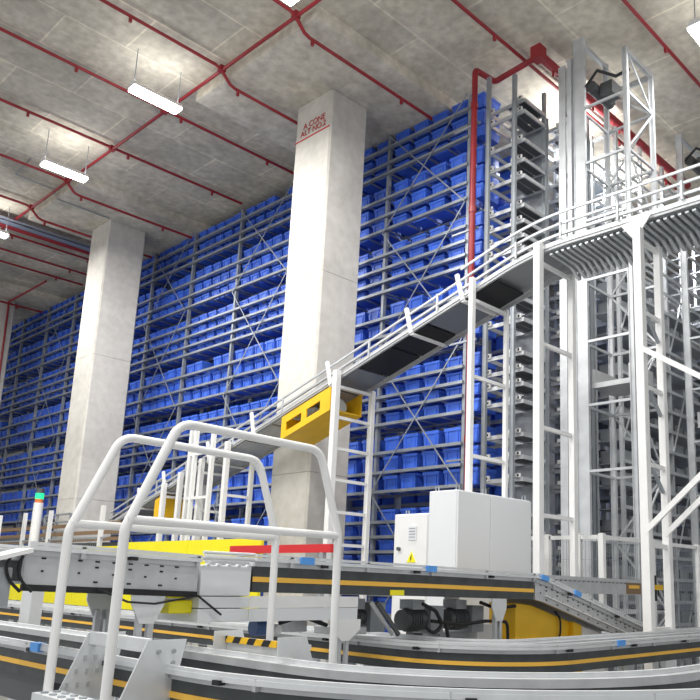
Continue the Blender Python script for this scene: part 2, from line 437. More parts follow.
def tote_geom(q, x, y, z, w, d, h):
    """tapered open tote with a lip round the rim and two handle ribs, front at -y"""
    t = 0.022
    b0 = [(x - w/2 + t, y + t, z), (x + w/2 - t, y + t, z), (x + w/2 - t, y + d - t, z), (x - w/2 + t, y + d - t, z)]
    zr = z + h * 0.80
    b1 = [(x - w/2 + 0.008, y + 0.008, zr), (x + w/2 - 0.008, y + 0.008, zr), (x + w/2 - 0.008, y + d - 0.008, zr), (x - w/2 + 0.008, y + d - 0.008, zr)]
    r0 = [(x - w/2, y - 0.006, zr), (x + w/2, y - 0.006, zr), (x + w/2, y + d, zr), (x - w/2, y + d, zr)]
    r1 = [(p[0], p[1], z + h) for p in r0]
    i1 = [(x - w/2 + 0.02, y + 0.014, z + h), (x + w/2 - 0.02, y + 0.014, z + h), (x + w/2 - 0.02, y + d - 0.02, z + h), (x - w/2 + 0.02, y + d - 0.02, z + h)]
    i0 = [(p[0], p[1], z + 0.02) for p in i1]
    vs = b0 + b1 + r0 + r1 + i1 + i0
    fs = [(3, 2, 1, 0), (23, 22, 21, 20)]
    for a, b in ((0, 4), (4, 8), (8, 12), (12, 16), (16, 20)):
        for j in range(4):
            fs.append((a + j, a + (j + 1) % 4, b + (j + 1) % 4, b + j))
    fs[1] = (20, 21, 22, 23)
    q.add(vs, fs)
    for sx in (-0.30, 0.30):
        q.box(x + sx * w - 0.012, x + sx * w + 0.012, y - 0.002, y + 0.02, z + 0.02, zr)
    return q
def slots(bi):
    xa, xb = UPX[bi], UPX[bi + 1]; w = xa - xb
    n = 4 if bi == 0 else max(1, int(round(w / 0.40 - 0.1)))
    p = (w - 0.10) / n
    return [(xa - 0.05 - p * (i + 0.5), min(p - (0.11 if bi < 2 else 0.06), 0.36)) for i in range(n)]
tote_me = {}
def tote_mesh(w, h):
    k = (round(w, 2), h)
    if k not in tote_me:
        tote_me[k] = tote_geom(MB(), 0, 0, 0, w, 0.46, h).mesh('tote', M_BLUE)
    return tote_me[k]
bulk = MB()
n_tot = 0
for bi in range(len(UPX) - 1):
    for si, (x, w) in enumerate(slots(bi)):
        for li, (z, h) in enumerate(LEV):
            if random.random() < (0.012 if bi < 2 else 0.035):
                continue
            yy = RY + 0.045 + random.uniform(0, 0.04); xx = x + random.uniform(-0.012, 0.012)
            one = li < 24 and (bi == 0 or (bi == 1 and si == 0) or bi == 3 or (bi == 4 and si < 2))
            if not one:
                tote_geom(bulk, xx, yy, z + 0.002, w, 0.46, h); continue
            o = put('tote', tote_mesh(w, h), loc=(xx, yy, z + 0.002)); n_tot += 1
            row = ORD[li] + ' shelf below the ceiling'
            if bi == 0: lb = 'blue plastic tote, %s left of the red standpipe, %s' % (ORD[si], row)
            elif bi == 1: lb = 'blue plastic tote right beside the inscribed column, %s' % row
            elif bi == 3: lb = 'blue plastic tote, %s left of the inscribed column, %s' % (ORD[si], row)
            else: lb = 'blue plastic tote, %s left of the inscribed column, %s' % (ORD[si + 5], row)
            tag(o, lb, 'tote', 'blue totes on the shuttle rack')
bk = bulk.obj('tote_mass', M_BLUE, kind='stuff')
tag(bk, 'blue totes packed along the farther bays of the shuttle rack', 'totes')
bulk2 = MB()
for bi in range(len(UPX) - 1):
    for (x, w) in slots(bi):
        for (z, h) in LEV:
            bulk2.box(x - w/2, x + w/2, RY + 1.95, RY + 2.4, z, z + h)
for z, h in LEV[:24]:                                           # totes seen end-on past the last upright
    tote_geom(bulk2, -7.56, RY + 0.06, z + 0.002, 0.20, 0.45, h)
bk = bulk2.obj('tote_mass', M_BLUE, kind='stuff')
tag(bk, 'blue totes of the second rack row deep behind the first', 'totes')
q = MB()
for z, h in LEV:
    q.box(UPX[-1], UPX[0], RY + 1.90, RY + 1.94, z - 0.04, z + 0.03)
for x in UPX:
    q.box(x - 0.04, x + 0.04, RY + 1.88, RY + 1.96, 0, 9.78)
t = thing('storage_rack', 'second shuttle rack row hidden in the dark behind the blue totes', 'storage rack', (-16, RY + 1.9, 0))
q.obj('rack_frame', M_GALV, t, kind='stuff')

# ------------------------------------------------------------------ transfer trays between blue rack and lifts
tray_f = MB()
tray_f.box(-0.35, 0.35, 0, 0.025, -0.035, 0.025).box(-0.35, 0.35, 0.535, 0.56, -0.035, 0.025).box(0.325, 0.35, 0.02, 0.54, -0.035, 0.025).box(-0.35, -0.325, 0.02, 0.54, -0.035, 0.025)
tray_f.box(-0.014, 0.014, 0.02, 0.54, -0.035, 0.0)
tray_f = tray_f.mesh('tray', M_GALVL)
belts = [MB().box(a, b, 0.03, 0.53, -0.015, 0.01).mesh('belt', M_MOTOR) for a, b in ((0.02, 0.15), (0.18, 0.31))]
sens = [(MB().box(-0.335, -0.25, -0.025, 0.0, 0.0, 0.075).mesh('sensor_box', M_WHITE), MB().box(-0.305, -0.28, -0.029, -0.024, 0.02, 0.055).mesh('sensor_lens', M_BLACK)),
        (MB().box(0.10, 0.31, -0.025, 0.0, 0.02, 0.075).mesh('sensor_box', M_WHITE), MB().box(0.26, 0.29, -0.029, -0.024, 0.03, 0.065).mesh('sensor_lens', M_BLACK))]
def station(label, x, y, posts, levels):
    st = thing('transfer_station', label, 'transfer station', (x, y, 0))
    for px, py in posts:
        MB().box(px - 0.025, px + 0.025, py - 0.02, py + 0.03, 0, 9.66).box(px - 0.034, px - 0.025, py - 0.03, py + 0.04, 0, 9.66).obj('post', M_GALV, st)
    MB().box(x - 0.38, x + 0.36, y + 0.63, y + 0.65, 0.4, 9.2).obj('back_sheet', M_GREY, st)
    for z in levels:
        lc = (x, y, z + 0.02)
        a = put('tray', tray_f, st, loc=lc)
        for me in belts: put('belt', me, a, loc=lc)
        for m1, m2 in sens: put('sensor_box', m1, a, loc=lc); put('sensor_lens', m2, a, loc=lc)
station('stack of grey transfer trays on steel posts right of the standpipe', -6.93, 9.0, ((-7.06, 8.70), (-6.70, 8.90), (-7.24, 9.60), (-6.62, 9.60)), [z for z, h in LEV[1:24]])
station('second stack of grey transfer trays deeper behind the first', -6.75, 10.0, ((-7.06, 10.60), (-6.42, 10.60)), [z for z, h in LEV[1:24]])
# ------------------------------------------------------------------ lift towers
def tower(label, x0, x1, y0, y1, z0, z1, wide=0.10):
    t = thing('lift_tower', label, 'lift tower', ((x0 + x1) / 2, (y0 + y1) / 2, 0), 'galvanised lift towers')
    for x, y, zt in ((x0, y0, z0), (x0, y1, z0), (x1, y0, z1), (x1, y1, z1)):
        ww = (wide if y == y0 else 0.06) if x == x0 else 0.055
        MB().box(x - ww / 2, x + ww / 2, y - 0.025, y + 0.025, 0, zt).box(x - ww / 2 - 0.01, x - ww / 2, y - 0.04, y + 0.04, 0, zt).obj('post', M_GALVL, t)
    z = 0.5; k = 0
    while z < z1 - 0.1:
        for y in (y0, y1):
            MB().bar((x0, y, z), (x1, y, z), 0.03, 0.035).obj('crossbar', M_GALVL, t)
        for x in (x0, x1):
            MB().bar((x, y0, z), (x, y1, z), 0.03, 0.035).obj('side_bar', M_GALVL, t)
        if k % 2 == 0:
            MB().bar((x1, y0, z), (x1, y1, min(z + 0.9, z1)), 0.018, 0.026).obj('diagonal', M_GALVL, t)
            MB().bar((x0, y1, z), (x1, y1, min(z + 0.9, z1)), 0.018, 0.026).obj('diagonal', M_GALVL, t)
        else:
            MB().bar((x1, y1, z), (x1, y0, min(z + 0.9, z1)), 0.018, 0.026).obj('diagonal', M_GALVL, t)
            MB().bar((x1, y1, z), (x0, y1, min(z + 0.9, z1)), 0.018, 0.026).obj('diagonal', M_GALVL, t)
        z += 0.9; k += 1
    MB().bar((x0, y0, z0 - 0.05), (x0, y1, z0 - 0.05), 0.05, 0.07).obj('top_beam', M_GALVL, t)
    MB().bar((x1, y0, z1 - 0.05), (x1, y1, z1 - 0.05), 0.05, 0.07).obj('top_beam', M_GALVL, t)
    MB().bar((x0, y1, z1 - 0.05), (x1, y1, z1 - 0.05), 0.05, 0.07).obj('top_beam', M_GALVL, t)
    MB().tube([(x0 + 0.12, y0 + 0.1, z1 - 0.3), (x0 + 0.12, y1 - 0.1, z1 - 0.3)], 0.09, 12).obj('drive_pulley', M_MOTOR, t, True)
    MB().box(x0 + 0.22, x0 + 0.42, y0 + 0.2, y0 + 0.45, z1 - 0.45, z1 - 0.25).obj('drive_motor', M_MOTOR, t)
    MB().tube([(x0 + 0.1, y0, z1 - 0.35), (x0 + 0.35, y0 - 0.1, z1 - 0.25), (x0 + 0.6, y0, z1 - 0.4), (x1, y0 + 0.1, z1 - 0.3)], 0.025, 6).obj('cable', M_BLACK, t)
    c = MB().box(x0 + 0.08, x1 - 0.08, y0 + 0.08, y1 - 0.08, 4.35, 4.42)
    c.box(x0 + 0.08, x0 + 0.12, y0 + 0.08, y1 - 0.08, 4.42, 4.62).box(x1 - 0.12, x1 - 0.08, y0 + 0.08, y1 - 0.08, 4.42, 4.62)
    c.obj('carriage', M_ZINC, t)
    return t
tower('near lift tower with a wide double mast rising to the ceiling', -5.56, -4.80, 9.0, 9.78, 9.8, 9.3, 0.17)
tower('far lift tower at the right edge behind the near one', -5.55, -4.80, 12.35, 13.35, 9.8, 9.6)
t = thing('mast', 'broad pale steel mast standing before the near lift tower', 'mast', (-5.7, 8.95, 0))
MB().box(-5.90, -5.82, 8.98, 9.06, 0, 9.45).box(-5.92, -5.80, 8.96, 8.98, 0, 9.45).obj('post', M_GALVL, t)
MB().box(-5.755, -5.685, 8.94, 9.02, 0, 9.5).obj('guide', M_GALVL, t)
for k in range(9):
    MB().box(-5.82, -5.755, 9.0, 9.02, 0.6 + k, 0.66 + k).obj('spacer', M_GALV, t)

# ------------------------------------------------------------------ steel shelving beyond the lifts
def shelving(label, x0, x1, y, bay, depth, z1, seed, lv=None):
    rnd = random.Random(seed)
    t = thing('steel_shelving', label, 'shelving', ((x0 + x1) / 2, y, 0))
    n = int(round((x1 - x0) / bay))
    goods = MB(); goods2 = MB()
    for i in range(n + 1):
        x = x0 + (x1 - x0) * i / n
        MB().box(x - 0.035, x + 0.035, y - 0.03, y + 0.03, 0, z1).box(x - 0.03, x + 0.03, y + depth, y + depth + 0.06, 0, z1).obj('post', M_GALVL, t)
    for z in lv:
        if z > z1: continue
        MB().box(x0, x1, y - 0.045, y - 0.03, z - 0.035, z + 0.03).box(x0, x1, y - 0.03, y + depth, z - 0.03, z - 0.02).obj('shelf', M_GALV, t)
        x = x0 + 0.1
        while x < x1 - 0.35:
            if rnd.random() < 0.75:
                (goods if rnd.random() < 0.7 else goods2).box(x, x + 0.3, y + 0.05, y + depth - 0.05, z + 0.005, z + rnd.choice((0.14, 0.18, 0.18)))
            x += 0.38
    g = goods.obj('stored_totes', M_GREY, t, kind='stuff')
    g = goods2.obj('stored_totes', M_MOTOR, t, kind='stuff')
    return t
def shelving_y(label, x, y0, y1, bay, depth, z1, seed, lv):
    rnd = random.Random(seed)
    t = thing('steel_shelving', label, 'shelving', (x, (y0 + y1) / 2, 0))
    n = int(round((y1 - y0) / bay)); goods = MB()
    for i in range(n + 1):
        y = y0 + (y1 - y0) * i / n
        MB().box(x - 0.03, x + 0.03, y - 0.03, y + 0.03, 0, z1).obj('post', M_GALVL, t)
        MB().box(x - depth, x - depth + 0.06, y - 0.03, y + 0.03, 0, z1).obj('post', M_GALVL, t)
        MB().bar((x, y, z1 - 0.1), (x - depth, y, z1 - 0.1), 0.04, 0.05).obj('top_tie', M_GALVL, t)
        if i < n and i % 2 == 0:
            for k in range(5):
                MB().bar((x + 0.04, y, 0.4 + 1.8 * k), (x + 0.04, y + (y1 - y0) / n, 2.2 + 1.8 * k), 0.02, 0.025).obj('diagonal', M_GALVL, t)
    for z in lv:
        if z > z1 - 0.05: continue
        sh = MB().box(x + 0.03, x + 0.045, y0, y1, z - 0.03, z + 0.025)
        if z < 6.8: sh.box(x - depth, x + 0.03, y0, y1, z - 0.03, z - 0.02)
        else:
            sh.box(x - depth - 0.015, x - depth, y0, y1, z - 0.03, z + 0.025)
            for i in range(n + 1):
                yy_ = y0 + (y1 - y0) * i / n; sh.box(x - depth, x + 0.03, yy_ + 0.04, yy_ + 0.07, z - 0.02, z + 0.01)
        sh.obj('shelf', M_GALVL, t)
        y = y0 + 0.1
        while y < y1 - 0.35:
            if rnd.random() < 0.7 and z < 6.8:
                goods.box(x - depth + 0.05, x - 0.05, y, y + 0.3, z + 0.005, z + rnd.choice((0.14, 0.18, 0.2)))
            y += 0.38
    goods.obj('stored_totes', M_GREY, t, kind='stuff')
shelving_y('grey steel shelving running away behind the near lift tower', -6.05, 10.9, 14.35, 0.86, 0.5, 9.45, 11, [0.4 + 0.36 * i for i in range(25)])
lv2 = [0.4 + 0.42 * i for i in range(22)]
shelving('grey steel shelving filled with dark totes behind the right-hand lifts', -8.4, -3.0, 14.6, 0.9, 0.55, 9.3, 3, [0.4 + 0.36 * i for i in range(20)])
shelving('narrow grey shelving glimpsed between transfer trays and near lift tower', -7.6, -6.65, 11.6, 0.475, 0.5, 9.2, 5, [z for z, h in LEV])

# ------------------------------------------------------------------ inclined overhead conveyor
IY0, IY1 = 6.70, 7.30
def zi(x):
    """height of the lower edge of the side frame along the incline"""
    if x <= -5.25: return 4.31 + 0.293 * (x + 8.17)
    if x <= -4.3:
        u = (x + 5.25) / 0.95
        return 5.165 + 0.293 * 0.95 * (u - 0.5 * u * u)
    return 5.304
ic = thing('incline_conveyor', 'long overhead belt conveyor climbing from lower left to the right edge', 'conveyor', (-8, 7, 2.5))
px_ = [-14.2 + 0.35 * i for i in range(26)] + [-5.25 + 0.095 * i for i in range(11)] + [-3.9, -3.4, -2.9, -2.4, -1.8, -0.5, 1.0, 2.6]
path = [(x, (IY0 + IY1) / 2, zi(x)) for x in px_]
hw = (IY1 - IY0) / 2
MB().sweep(path, hw - 0.03, hw, 0.0, 0.085).obj('side_frame', M_ZINC, ic)
MB().sweep(path, hw - 0.02, hw + 0.012, 0.03, 0.045).obj('side_flange', M_ALU, ic)
MB().sweep(path, -hw, -hw + 0.03, 0.0, 0.085).obj('side_frame', M_ZINC, ic)
MB().sweep(path, -hw - 0.02, -hw + 0.0, -0.05, 0.0).obj('lower_rail', M_ZINC, ic)
MB().sweep(path, hw - 0.015, hw + 0.015, 0.125, 0.155).obj('guide_rail', M_ZINC, ic)
MB().sweep(path, hw - 0.012, hw + 0.012, 0.25, 0.275).obj('guide_rail', M_GALVL, ic)
MB().sweep(path, -hw - 0.015, -hw + 0.015, 0.25, 0.275).obj('guide_rail', M_GALVL, ic)
MB().sweep(path, -hw + 0.03, hw - 0.03, 0.075, 0.085).obj('belt', M_BELT, ic)
wire = [(x, IY1 + 0.05, zi(x) + 0.62) for x in px_ if x < -5.3]
MB().tube(wire, 0.008, 5).obj('cable', M_GREY, ic)
xx = -13.2; k = 0
while xx < -5.3:                                        # belly panels, dark openings alternating with sheet metal
    x2 = min(xx + 0.62, -5.3)
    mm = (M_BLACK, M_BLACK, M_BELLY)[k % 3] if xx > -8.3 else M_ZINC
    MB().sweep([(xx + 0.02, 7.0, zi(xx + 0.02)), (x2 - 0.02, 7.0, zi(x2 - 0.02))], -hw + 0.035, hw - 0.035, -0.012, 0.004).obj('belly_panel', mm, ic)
    xx += 0.62; k += 1
for x in (-13.1, -12.3, -11.0, -9.85, -8.13, -6.62, -5.78):       # pale guard posts set square to the slope
    n = Vector((-0.28, 0, 0.96))
    p = Vector((x, IY0 - 0.02, zi(x) - 0.02))
    MB().bar(p, p + n * 0.36, 0.05, 0.035, (0, 1, 0)).obj('guard_post', M_WHITE, ic)
    MB().bar((x, IY0 - 0.02, zi(x) - 0.03), (x, IY1 + 0.04, zi(x) - 0.03), 0.05, 0.03).obj('crossbar', M_WHITE, ic)
xx = -4.95
rib = MB().bar((0, 0.02, -0.03), (0, 0.42, -0.05), 0.035, 0.02).bar((0, 0.42, -0.05), (0.015, 0.58, -0.16), 0.035, 0.02).bar((0.015, 0.58, -0.16), (0.015, 0.58, -0.02), 0.035, 0.02).mesh('return_rib', M_GALVL)
MB().sweep([(x, 7.0, zi(x)) for x in (-4.6, -4.3, -3.9, -3.4, -2.9, -2.4, -1.8, 0.0, 2.6)], -hw + 0.035, hw - 0.035, -0.01, 0.004).obj('belly_panel', M_GREY, ic)
xx = -4.55
while xx < 2.5:
    put('return_rib', rib, ic, loc=(xx, IY0, zi(xx) - 0.01)); xx += 0.075
MB().prism([(-3.66, 5.30), (-3.32, 5.33), (-3.46, 5.16), (-3.54, 5.14)], 'y', IY0 - 0.04, IY0 - 0.02).obj('gusset_plate', M_WHITE, ic)
MB().sweep([p_ for p_ in path if p_[0] > -6.0], hw + 0.03, hw + 0.05, 0.36, 0.385).obj('guide_rail', M_GALVL, ic)
for x in (-5.0, -4.4, -3.7, -3.0, -2.3, -1.5, -0.7, 0.1, 0.9, 1.7, 2.4):
    MB().box(x - 0.01, x + 0.01, IY0 - 0.03, IY0 - 0.01, zi(x) + 0.08, zi(x) + 0.28).obj('rail_bracket', M_GALVL, ic)
for x in (-12.6, -11.7, -10.4, -9.2, -7.4, -6.2):
    MB().box(x - 0.012, x + 0.012, IY0 - 0.02, IY0 + 0.0, zi(x) + 0.05, zi(x) + 0.28).obj('rail_bracket', M_GALVL, ic)
# yellow drive unit slung under the incline
du = MB()
xa, xb = -9.18, -8.12
l = lambda u: xa + (xb - xa) * u
def strip(u0, u1, d0, d1, y0, y1):
    du.prism([(l(u0), zi(l(u0)) - d0), (l(u1), zi(l(u1)) - d0), (l(u1), zi(l(u1)) - d1), (l(u0), zi(l(u0)) - d1)], 'y', y0, y1)
Y0_ = IY0 - 0.02
strip(0, 1, 0.04, 0.15, Y0_, Y0_ + 0.02); strip(0, 1, 0.28, 0.37, Y0_, Y0_ + 0.02)
strip(0, 0.1, 0.15, 0.28, Y0_, Y0_ + 0.02); strip(0.42, 0.52, 0.15, 0.28, Y0_, Y0_ + 0.02); strip(0.80, 1, 0.15, 0.28, Y0_, Y0_ + 0.02)
strip(0, 1, 0.35, 0.37, Y0_ + 0.02, Y0_ + 0.58); strip(0, 1, 0.04, 0.35, Y0_ + 0.56, Y0_ + 0.58); strip(0, 0.02, 0.04, 0.35, Y0_ + 0.02, Y0_ + 0.56)
dobj = du.obj('drive_housing', M_YEL2, ic)
MB().tube([(-8.75, IY0 + 0.28, zi(-8.75) - 0.2), (-8.25, IY0 + 0.28, zi(-8.25) - 0.2)], 0.11, 14).obj('motor', M_ALU, dobj, True)
MB().box(-8.8, -8.6, IY0 + 0.12, IY0 + 0.44, zi(-8.7) - 0.33, zi(-8.7) - 0.08).obj('gearbox', M_GREY, dobj)
du = MB()
xa, xb = -12.62, -12.36
du.prism([(xa, zi(xa) - 0.05), (xb, zi(xb) - 0.05), (xb, zi(xb) - 0.42), (xa, zi(xa) - 0.36)], 'y', IY0, IY0 + 0.45)
du.obj('drive_housing', M_YEL2, ic)

def ladder(label, x, zt, zlow=0.0, y0=IY0 - 0.06, y1=IY1, step=0.42, w=0.085, top=None, extra=0.1):
    t = thing('support_frame', label, 'support frame', (x, (y0 + y1) / 2, 0), 'white support frames of the overhead conveyor')
    MB().box(x - w / 2, x + w / 2, y0 - w / 2, y0 + w / 2, 0, zt + extra).obj('leg', M_WHITE, t, bevel=0.006)
    MB().box(x - w / 2 * 0.85, x + w / 2 * 0.85, y1 - w / 2 * 0.85, y1 + w / 2 * 0.85, 0, zt - 0.06).obj('leg', M_WHITE, t, bevel=0.006)
    for s_ in (y0, y1):
        MB().box(x - 0.042, x + 0.042, s_ - 0.09, s_ + 0.09, 0, 0.012).obj('foot_plate', M_WHITE, t)
    z = zt - 0.12
    while z > 0.5:
        MB().bar((x, y0 + w / 2, z), (x, y1 - w / 2, z), 0.04, 0.04).obj('rung', M_WHITE, t)
        z -= step
    return t
ladder('white ladder-like support frame before the inscribed column', -7.96, zi(-7.96), extra=0.1)
ladder('white ladder-like support frame standing before the red standpipe', -5.60, zi(-5.60), step=0.92, extra=0.15, w=0.064)
ladder('white ladder-like support frame rising beside the control cabinet', -4.66, zi(-4.66), step=0.92, extra=0.10)
sf = ladder('white braced support frame at the right edge', -3.455, zi(-3.44) - 0.1, step=0.75, extra=0.0, y1=7.05)
for y in (6.64, 7.05):
    MB().bar((-3.455, y - 0.03, 3.96), (-1.9, y - 0.03, 2.95), 0.03, 0.05).obj('brace', M_WHITE, sf)
    MB().bar((-3.455, y - 0.03, 2.2), (-1.9, y - 0.03, 3.55), 0.03, 0.05).obj('brace', M_WHITE, sf)
for z in (4.4, 3.65, 2.9):
    MB().bar((-3.455, 6.7, z), (-3.455, 7.0, z - 0.3), 0.025, 0.035).obj('brace', M_GALV, sf)
ladder('white support frame beyond the right edge of the picture', -1.88, zi(-1.88), step=0.75, y1=7.05)
ladder('outermost white support frame at the open end of the overhead conveyor', 2.3, zi(2.3), step=0.75, y1=7.05)
for x, nm in ((-12.25, 'first'), (-11.75, 'second'), (-11.15, 'third'), (-10.45, 'fourth')):
    ladder('%s white post frame under the low left end of the incline' % nm, x, zi(x), step=0.6, w=0.075, y1=7.1)
t = thing('post', 'white upright post pair poking above the incline behind the handrails', 'post', (-11.3, 6.55, 0))
for x in (-11.36, -11.22, -10.72):
    MB().box(x - 0.03, x + 0.03, 6.52, 6.58, 0, 4.0).obj('upright', M_WHITE, t)
for z in (2.9, 3.6):
    MB().bar((-11.36, 6.55, z), (-10.72, 6.55, z), 0.03, 0.04).obj('crossbar', M_WHITE, t)

# ------------------------------------------------------------------ floor conveyors
def conveyor(name, label, path, width, base, hs, stripe=True, side=M_DARK, group=None, rails=True, clips=(), legs=(), far_guard=0.0,
             seg=None, rs=1.0, holes=False, tray=True, leg_z=0.0, bed=0.0):
    P = [Vector(p) for p in path]
    hw = width / 2
    t = thing(name, label, 'conveyor', (P[0].x, P[0].y, 0), group)
    for sgn in (1, -1):
        a, b = (hw - 0.03, hw) if sgn > 0 else (-hw, -hw + 0.03)
        s = MB().sweep(P, a, b, 0.0, hs).obj('side_panel', side, t)
        if stripe:
            c, d = (hw, hw + 0.006) if sgn > 0 else (-hw - 0.006, -hw)
            MB().sweep(P, c, d, hs * 0.40, hs * 0.60).obj('stripe', M_ORNG, s)
        MB().sweep(P, a - 0.012, b + 0.012, hs, hs + 0.035).obj('top_channel', M_ZINC, t)
        if rails:
            c = hw + 0.02 if sgn > 0 else -hw - 0.02
            MB().sweep(P, c - 0.012, c + 0.012, hs + 0.045 * rs, hs + 0.045 * rs + 0.02).obj('guide_rail', M_ALU, t)
            MB().sweep(P, c - 0.010, c + 0.010, hs + 0.085 * rs, hs + 0.085 * rs + 0.016).obj('guide_rail', M_ALU, t)
    MB().sweep(P, -hw + 0.03, hw - 0.03, hs - 0.02 + bed, hs + 0.006 + bed).obj('belt', M_BELT, t)
    if tray: MB().sweep(P, -hw + 0.03, hw - 0.03, 0.0, 0.012).obj('bottom_tray', M_GREY, t)
    # brackets, clips
    L = [0.0]
    for i in range(1, len(P)): L.append(L[-1] + (P[i] - P[i - 1]).length)
    def at(d):
        for i in range(1, len(P)):
            if d <= L[i] or i == len(P) - 1:
                f = (d - L[i - 1]) / max(1e-6, L[i] - L[i - 1]); p = P[i - 1].lerp(P[i], f)
                tg = (P[i] - P[i - 1]).normalized(); return p, Vector((tg.y, -tg.x, 0)).normalized(), tg
    if rails:
        d = 0.25
        while d < L[-1]:
            p, r, tg = at(d); c = p + r * (hw + 0.02)
            MB().bar(c + Vector((0, 0, hs)), c + Vector((0, 0, hs + 0.10 * rs)), 0.02, 0.02).obj('rail_bracket', M_ZINC, t)
            d += 0.62
        d = 0.5
        while d < L[-1]:
            p, r, tg = at(d); c = p + r * (hw + 0.03) + Vector((0, 0, hs + 0.018))
            MB().bar(c - tg * 0.02, c + tg * 0.02, 0.03, 0.018).obj('sensor', M_BLACK, t)
            d += 0.83
    for d in clips:
        p, r, tg = at(d); c = p + r * (hw + 0.02) + Vector((0, 0, hs + 0.075 * rs))
        MB().bar(c - tg * 0.05, c + tg * 0.05, 0.045, 0.042).obj('clip', M_CLIP, t)
    for d in legs:
        p, r, tg = at(d)
        for sg in (1, -1):
            c = p + r * (hw - 0.02) * sg
            o = r * 0.012 * sg
            g = MB(); w_ = 0.09
            pts = [(-w_, 0.0), (w_, 0.0), (w_, -0.07), (0.04, -0.17), (-0.04, -0.17), (-w_, -0.07)]
            vs = [c + o * k + tg * a + Vector((0, 0, b)) for k in (1, 2) for a, b in pts]
            n = 6
            g.add(vs, [tuple(range(n - 1, -1, -1)), tuple(range(n, 2 * n))] + [(i, (i + 1) % n, n + (i + 1) % n, n + i) for i in range(n)])
            g.obj('gusset', M_ALU, t)
            for s2 in (-0.03, 0.03):
                q_ = c + tg * s2
                MB().bar((q_.x, q_.y, leg_z), (q_.x, q_.y, q_.z - 0.12), 0.03, 0.03).obj('leg', M_GALVL, t)
        z = max(p.z * 0.5, leg_z + 0.02)
        MB().bar(p + r * hw + Vector((0, 0, z - p.z)), p - r * hw + Vector((0, 0, z - p.z)), 0.04, 0.04).obj('crossbar', M_GALV, t)
    if holes:
        d = 0.08; k = 0
        while d < L[-1] - 0.05:
            p, r, tg = at(d); c = p + r * (hw + 0.002)
            if holes == 2:
                for zz, w2 in ((0.18, 0.010), (0.48, 0.005), (0.72, 0.008)):
                    if (k + int(zz * 10)) % 2 == 0:
                        cc = c + Vector((0, 0, hs * zz)); MB().bar(cc - tg * w2, cc + tg * w2, 0.006, 0.009).obj('slot', M_BLACK, t)
            cc = c + Vector((0, 0, hs * 0.93)); MB().bar(cc - tg * 0.010, cc + tg * 0.010, 0.006, 0.008).obj('slot', M_BLACK, t)
            d += 0.085; k += 1
    return t, at
CXC = -4.13
# C1: dark sided belt with amber stripe running away along the cabinet
t, _ = conveyor('belt_conveyor', 'dark sided conveyor with amber stripe running in front of the control cabinet',
                [(CXC, 2.70, 1.622), (CXC, 4.1, 1.605), (CXC, 5.46, 1.583)], 0.5, 0, 0.145, clips=(0.36, 1.47), legs=(2.3,), rs=0.62)
wp = MB().box(-3.885, -3.86, 2.692, 3.50, 1.535, 1.60).obj('guard_plate', M_WHITE, t)
MB().box(-3.885, -3.862, 2.692, 3.50, 1.46, 1.532).obj('guard_plate', M_CAB, t)
MB().prism([(3.29, 1.46), (3.53, 1.46), (3.53, 1.40), (3.44, 1.33), (3.38, 1.33), (3.29, 1.40)], 'x', -3.872, -3.86).obj('gusset', M_WHITE, t)
for y in (3.38, 3.44):
    MB().box(-3.90, -3.875, y - 0.012, y + 0.012, 0, 1.44).obj('leg', M_GALVL, t)
MB().box(-3.879, -3.872, 3.80, 3.93, 1.61, 1.645).obj('warning_label', M_YELL, t)
# guard box between the two straights
t = thing('drive_box', 'light grey drive cover joining the two conveyor straights behind the handrails', 'machine cover', (-4.1, 2.5, 1.4))
MB().box(-4.36, -3.88, 2.37, 2.69, 1.60, 1.765).obj('upper_panel', M_CAB, t, bevel=0.006)
MB().box(-4.36, -3.88, 2.37, 2.69, 1.535, 1.596).obj('middle_panel', M_CAB, t, bevel=0.004)
MB().box(-4.36, -3.88, 2.37, 2.69, 1.46, 1.531).obj('lower_panel', M_CAB, t, bevel=0.004)
for i in range(5):
    MB().box(-3.9, -3.87, 2.40 + i * 0.065, 2.42 + i * 0.065, 1.765, 1.775).obj('bolt', M_WHITE, t)
MB().tube([(-3.86, 2.36, 1.80), (-3.86, 2.69, 1.80)], 0.01, 8).obj('guide_rail', M_ALU, t)
MB().tube([(-3.86, 2.36, 1.83), (-3.86, 2.69, 1.83)], 0.01, 8).obj('guide_rail', M_ALU, t)
# L: perforated grey plate straight at the left
t, _ = conveyor('roller_conveyor', 'grey perforated sided conveyor straight behind the left handrail legs',
                [(CXC, 1.46, 1.648), (CXC, 2.35, 1.622)], 0.5, 0, 0.13, stripe=False, side=M_ZINC, legs=(0.62,), holes=2, leg_z=1.345, rs=0.55)
MB().sweep([(CXC, 1.46, 1.648), (CXC, 2.35, 1.622)], 0.23, 0.26, -0.03, 0.0).obj('cable_duct', M_BLACK, t)
MB().tube([(-3.85, 1.80, 1.63), (-3.84, 1.95, 1.57), (-3.85, 2.1, 1.56), (-3.86, 2.35, 1.60), (-3.86, 2.5, 1.50)], 0.006, 6).obj('cable', M_BLACK, t)
MB().box(-3.95, -3.87, 2.20, 2.33, 1.775, 1.80).obj('junction_block', M_BLACK, t)
